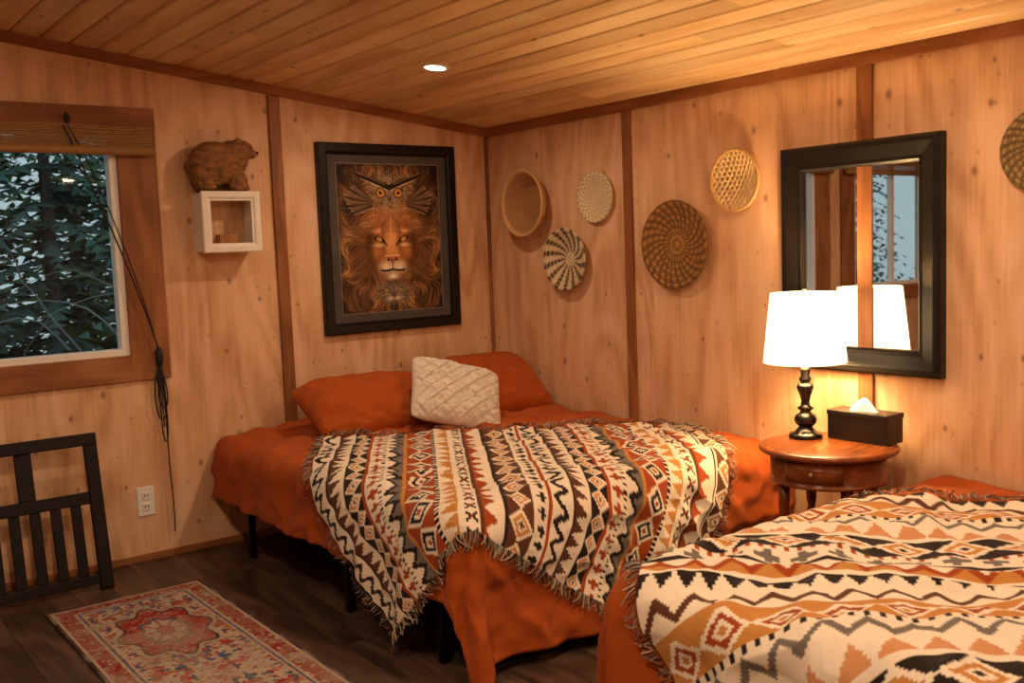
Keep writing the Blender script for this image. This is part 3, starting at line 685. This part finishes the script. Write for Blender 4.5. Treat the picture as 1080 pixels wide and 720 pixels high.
def c_plain(a,b,k=40):
    def f(q,t):
        m=(np.sin(t*k+np.floor(q*14)*2.1)>0)[...,None]; o=np.where(m,K(a),K(b)); return np.where((q>.93)[...,None],K('#caa070'),o)
    return f
def c_rings(a,b,c):
    def f(q,t):
        k=np.floor(q*13); m=(np.sin(t*26+k*1.3)>.25)&(k>3); base=np.where((k%2==0)[...,None],K(a),K(b)); return np.where(m[...,None],K(c),base)
    return f
def c_spiral(q,t):
    m=(np.sin(t*14+q*5)>.2)&(q>.25); m2=(np.floor(q*16)%2==0); o=np.where((m&m2)[...,None],K('#4e3c30'),K('#cdb894')); return np.where((m&~m2)[...,None],K('#8a7660'),o)
def c_lace(q,t):
    m=(np.sin(t*24)*np.sin(q*26)>.25); return np.where(m[...,None],K('#b89c78'),K('#dccbac'))
basket('wall_basket',-.49,1.855,.195,.10,c_plain('#b88a5e','#9a6e46',60),14,.012,.55)
basket('wall_basket.001',-1.07,1.855,.134,.02,c_lace,9)
basket('wall_basket.002',-.82,1.505,.175,.05,c_spiral,12)
basket('wall_basket.003',-1.685,1.568,.222,.03,c_rings('#a67c48','#8a6238','#6a4a2e'),14)
basket('wall_basket.004',-3.56,1.875,.15,.02,c_rings('#a68a5a','#8a7048','#6a563a'),11)
# open hex-weave basket
e=empty('wall_basket.005',(0,-2.10,1.872)); R=.148; V=[];F=[]
for ai in range(3):
    a=math.pi/3*ai; d=(math.cos(a),math.sin(a)); nn=(-d[1],d[0])
    k=-6
    while k<=6:
        o_=k*.024+.012*(ai%2)
        if abs(o_)<R:
            L=math.sqrt(R*R-o_*o_); st=16
            for s in range(st):
                q0=-L+2*L*s/st;q1=-L+2*L*(s+1)/st; w=.0042
                n=len(V)
                for q in (q0,q1):
                    rr=math.hypot(q,o_)/R; hgt=.012+.03*rr*rr+.002*ai
                    for sg in (-1,1):
                        V.append((-hgt,d[0]*q+nn[0]*(o_+sg*w),d[1]*q+nn[1]*(o_+sg*w)))
                F.append((n,n+1,n+3,n+2))
        k+=1
o=mesh('weave',V,F,mat('bamboo_strip','#e0c088',.5,var=.2,scale=40,bump=.05),e); m=o.modifiers.new('s','SOLIDIFY'); m.thickness=.003
tube('rim',[(-.043,R*math.cos(t),R*math.sin(t)) for t in np.linspace(0,2*math.pi,49)[:-1]],.008,mat('bamboo_rim','#c79a5c',.5,var=.2,scale=60),e,cyclic=True)
tube('back_ring',[(-.010,.06*math.cos(t),.06*math.sin(t)) for t in np.linspace(0,2*math.pi,33)[:-1]],.004,o.data.materials[0],e,cyclic=True)
# ---------------------------------------------------------------- shelf box
e=empty('shadow_box_shelf',(-1.825,0,1.78)); s=.155; d=.15
boxes('box',[((-s,-d,-s),(-s+.02,0,s)),((s-.02,-d,-s),(s,0,s)),((-s+.02,-d,s-.02),(s-.02,0,s)),((-s+.02,-d,-s),(s-.02,0,-s+.02))],WHITEP,e,.002)
o=frame('front_frame',s+.008,s+.008,[(0,0),(0,.012),(.006,.016),(.03,.016),(.042,.008),(.05,.008),(.05,0)],WHITEP,e,'A'); o.location=(0,-d,0)
box('wood_block',(-.05,-.10,-s+.02),(.05,-.03,-s+.09),TRIM,e,.004)
# ---------------------------------------------------------------- carved bear
e=empty('bear_figurine',(-1.83,-.085,1.947)); e.scale=(1.25,1.15,1.18)
bm=bmesh.new()
def el(c,r,rot=None):
    M=Matrix.Translation(c)
    if rot: M=M@Matrix.Rotation(rot,4,'Y')
    M=M@Matrix.Diagonal((*r,1)); bmesh.ops.create_uvsphere(bm,u_segments=20,v_segments=14,radius=1,matrix=M)
el((-.03,0,.125),(.115,.068,.100),.15); el((-.075,0,.105),(.082,.067,.098)); el((.045,0,.150),(.070,.060,.082))
el((.085,-.012,.185),(.052,.047,.048)); el((.125,-.018,.17),(.028,.024,.022)); el((.065,-.035,.225),(.015,.010,.016)); el((.075,.025,.225),(.015,.010,.016))
for (x,y) in ((-.10,-.035),(-.09,.035),(.05,-.035),(.055,.03)):
    el((x,y,.045),(.044,.032,.05)); el((x+.018,y,.014),(.040,.026,.016))
el((-.150,0,.11),(.02,.018,.02))
me=bpy.data.meshes.new('body'); bm.to_mesh(me); bm.free()
o=bpy.data.objects.new('body',me); link(o,e)
BEAR=mat('carved_fur','#85582f',.8,var=.5,scale=25,bump=.9,bscale=90,stretch=(1,1,2))
me.materials.append(BEAR)
m=o.modifiers.new('r','REMESH'); m.mode='VOXEL'; m.voxel_size=.005; m.use_smooth_shade=True
m=o.modifiers.new('sm','SMOOTH'); m.iterations=5; m.factor=.6
t=bpy.data.textures.new('fur','CLOUDS'); t.noise_scale=.016; m=o.modifiers.new('d','DISPLACE'); m.texture=t; m.strength=.012; m.mid_level=.5
for sy in (-1,1):
    bpy.ops.mesh.primitive_uv_sphere_add(radius=.006,segments=10,ring_count=8,location=(.118,-.014+sy*.026,.195)); q=bpy.context.object; q.name='eye'; q.data.materials.append(LB); q.parent=e
bpy.ops.mesh.primitive_uv_sphere_add(radius=.009,segments=10,ring_count=8,location=(.152,-.018,.175)); q=bpy.context.object; q.name='nose'; q.data.materials.append(LB); q.parent=e
# ---------------------------------------------------------------- outlet
e=empty('wall_outlet',(-2.335,0,.318))
box('plate',(-.045,-.008,-.078),(.045,0,.078),VINYL,e,.004)
boxes('sockets',[((-.02,-.012,.008),(.02,-.006,.05)),((-.02,-.012,-.05),(.02,-.006,-.008))],WHITEP,e,.004)
SLOT=mat('slot_dark','#201c18',.6)
boxes('slots',[((sx-.002,-.0135,z),(sx+.002,-.011,z+.014)) for sx in (-.008,.008) for z in (.024,-.034)],SLOT,e)
# ---------------------------------------------------------------- blind cord
CORD=mat('dark_cord','#1d1510',.7,var=.2)
e=empty('blind_pull_cord',(0,0,0))
tube('cord',[(-2.62,-.065,2.27),(-2.55,-.06,2.1),(-2.42,-.05,1.75),(-2.30,-.05,1.4),(-2.24,-.045,1.18),(-2.225,-.045,1.12)],.004,CORD,e,spline='NURBS')
tube('cord_2',[(-2.60,-.065,2.27),(-2.50,-.06,2.08),(-2.36,-.05,1.65),(-2.26,-.05,1.3),(-2.23,-.045,1.12)],.003,CORD,e,spline='NURBS')
lathe('tassel',[(0,-.05),(.014,-.045),(.02,-.02),(.02,.02),(.012,.045),(0,.05)],(-2.226,-.045,1.085),CORD,e,16)
for k,(dx,b) in enumerate(((-.035,.72),(.03,.78),(.0,.68),(.02,.60))):
    tube('loop_%d'%k,[(-2.226,-.04,1.05),(-2.226+dx,-.035,.95),(-2.22+dx*1.2,-.035,b+.06),(-2.215,-.03,b),(-2.22-dx*.8,-.03,b+.08),(-2.226-dx*.3,-.04,1.04)],.0038,CORD,e,spline='NURBS')
tube('cord_tail',[(-2.226,-.035,1.04),(-2.20,-.03,.8),(-2.215,-.025,.5),(-2.19,-.025,.25),(-2.20,-.025,.13)],.0035,CORD,e,spline='NURBS')
lathe('cord_hook',[(0,-.02),(.012,-.015),(.016,.01),(.006,.03),(0,.032)],(-2.60,-.06,2.30),CORD,e,14)
# ---------------------------------------------------------------- slatted wooden panel leaning at wall
e=empty('slatted_bench_back',(-2.615,-.33,0)); e.rotation_euler=(math.radians(-11),0,0)
W_=1.15; Hh=.765
parts=[((-.06,-.02,0),(0,.02,Hh)),((-W_,-.02,0),(-W_+.06,.02,Hh)),((-W_,-.024,Hh-.06),(0.0,.024,Hh)),((-W_+.06,-.014,.42),(-.06,.014,.48)),((-W_+.06,-.014,.03),(-.06,.014,.075))]
x=-.06-.045
while x>-W_+.10:
    parts.append(((x-.048,-.009,.075),(x,.009,.42))); x-=.092
for xx in (-.30,-.72): parts.append(((xx-.075,-.01,.48),(xx,.01,Hh-.06)))
boxes('frame',parts,BLACKW,e,.004)
# ---------------------------------------------------------------- rug
def rug():
    x0,x1,y0,y1=-2.975,-2.27,-3.1,-.55; L=y1-y0; Wd=x1-x0
    nx,ny=176,640
    u,v=np.meshgrid(np.linspace(0,1,nx),np.linspace(0,1,ny),indexing='ij')
    X=u*Wd; Y=v*L; R_,CRm,BL,PKk,DK=[K(c) for c in ('#94332c','#b09c88','#4c5d74','#a06452','#4c3436')]
    img=np.zeros((nx,ny,3))+CRm
    d=np.minimum(np.minimum(X,Wd-X),np.minimum(Y,L-Y))
    Yr=L-Y
    ym=np.mod(Yr,1.14)-.57; xm=X-Wd/2
    a=np.abs(xm)/.20; b=np.abs(ym)/.34
    th=np.arctan2(ym*.6,xm); rr=np.hypot(xm/.19,ym/.32)
    lob=rr/(1+.12*np.cos(th*8))
    def put(m,c): img[m]=c
    put(fbm(xm*26+40,ym*26,4,3)>.52,PKk); put(fbm(np.abs(xm)*38,np.abs(ym)*38,6,2)>.50,BL*.9); put(fbm(np.abs(xm)*44+9,np.abs(ym)*44,16,2)>.53,R_*1.1)
    put(lob<1.02,CRm*.9); put(lob<.95,DK); put(lob<.88,R_); put((lob<.88)&(fbm(np.abs(xm)*50,np.abs(ym)*50,7,2)>.5),PKk); put((lob<.88)&(fbm(np.abs(xm)*60,np.abs(ym)*60,19,2)>.56),CRm)
    put(lob<.50,BL); put(lob<.44,CRm); put((lob<.44)&(np.abs(np.sin(th*4))<.4),PKk); put(lob<.20,R_)
    bd=d<.12
    put(bd,PKk*.8); put(bd&(fbm(X*50,Y*50,9,2)>.46),R_*.9); put(bd&(fbm(X*60+3,Y*60,12,2)>.54),CRm)
    for q in (.02,.10,.122): put(np.abs(d-q)<.005,CRm)
    put(np.abs(d-.111)<.005,BL); put(d<.014,DK)
    wear=fbm(X*9,Y*9,2,4); w=np.clip((wear-.42)*2.2,0,.55)[...,None]; img=img*(1-w)+(CRm*.8)*w
    wear2=vnoise(X*160,Y*160,8)[...,None]; img=img*(.65+.45*wear2)
    Z=.010+.0015*vnoise(X*30,Y*30,3)
    P=np.stack([x0+X,y0+Y,Z],-1)
    o=gridmesh('persian_rug',P,vcolmat('rug_pile',.95,.4,300,spec=.1),None,True,img); m=o.modifiers.new('s','SOLIDIFY'); m.thickness=.009; m.offset=-1
rug()
# ---------------------------------------------------------------- recessed lights
def emis(name,col,st):
    m,nt,b=newmat(name); b.inputs['Emission Color'].default_value=(*col,1); b.inputs['Emission Strength'].default_value=st; b.inputs['Base Color'].default_value=(1,1,1,1); return m
LED=emis('led_lens',(1,.86,.66),14)
for k,(x,y,pw) in enumerate([(-1.094,-1.089,12),(-1.1,-3.5,22),(-3.4,-1.6,13),(-3.4,-3.7,40),(-3.4,-6.2,36),(-1.1,-6.0,24)]):
    z=ceilz(x); e=empty('recessed_light' if k==0 else 'recessed_light.%03d'%k,(x,y,z)); e.rotation_euler=(0,al,0)
    lathe('trim_ring',[(.052,-.002),(.055,-.006),(.070,-.006),(.074,-.001),(.074,.004)],(0,0,0),WHITEP,e,40)
    lathe('lens',[(0.0005,-.003),(.053,-.003)],(0,0,0),LED,e,32)
    l=bpy.data.lights.new('downlight','AREA'); l.shape='DISK'; l.size=.12; l.energy=pw; l.color=(1,.71,.46)
    lo=bpy.data.objects.new('downlight',l); lo.location=(0,0,-.012); link(lo,e)
l=bpy.data.lights.new('lamp_bulb_light','POINT'); l.energy=52; l.color=(1,.66,.32); l.shadow_soft_size=.05
lo=bpy.data.objects.new('lamp_bulb_light',l); lo.location=(0,0,.49); link(lo,bpy.data.objects['table_lamp'])
# world
w=bpy.data.worlds.new('dusk'); SC.world=w; w.use_nodes=True; bg=w.node_tree.nodes['Background']; bg.inputs[0].default_value=(.50,.64,.68,1); bg.inputs[1].default_value=.85
# ---------------------------------------------------------------- camera
yaw,pitch,roll,f=.65136,.09221,-.03784,1051.4
F=Vector((math.sin(yaw)*math.cos(pitch),math.cos(yaw)*math.cos(pitch),-math.sin(pitch)))
R=Vector((math.cos(yaw),-math.sin(yaw),0)); U=R.cross(F)
R2=R*math.cos(roll)+U*math.sin(roll); U2=-R*math.sin(roll)+U*math.cos(roll)
cd=bpy.data.cameras.new('camera'); co=bpy.data.objects.new('camera',cd); COL.objects.link(co); SC.camera=co
cd.sensor_width=36; cd.lens=f/1080*36; cd.clip_start=.05
cd.dof.use_dof=True; cd.dof.focus_distance=5.0; cd.dof.aperture_fstop=4.5
co.matrix_world=Matrix(((R2.x,U2.x,-F.x,-3.92),(R2.y,U2.y,-F.y,-5.343),(R2.z,U2.z,-F.z,1.577),(0,0,0,1)))
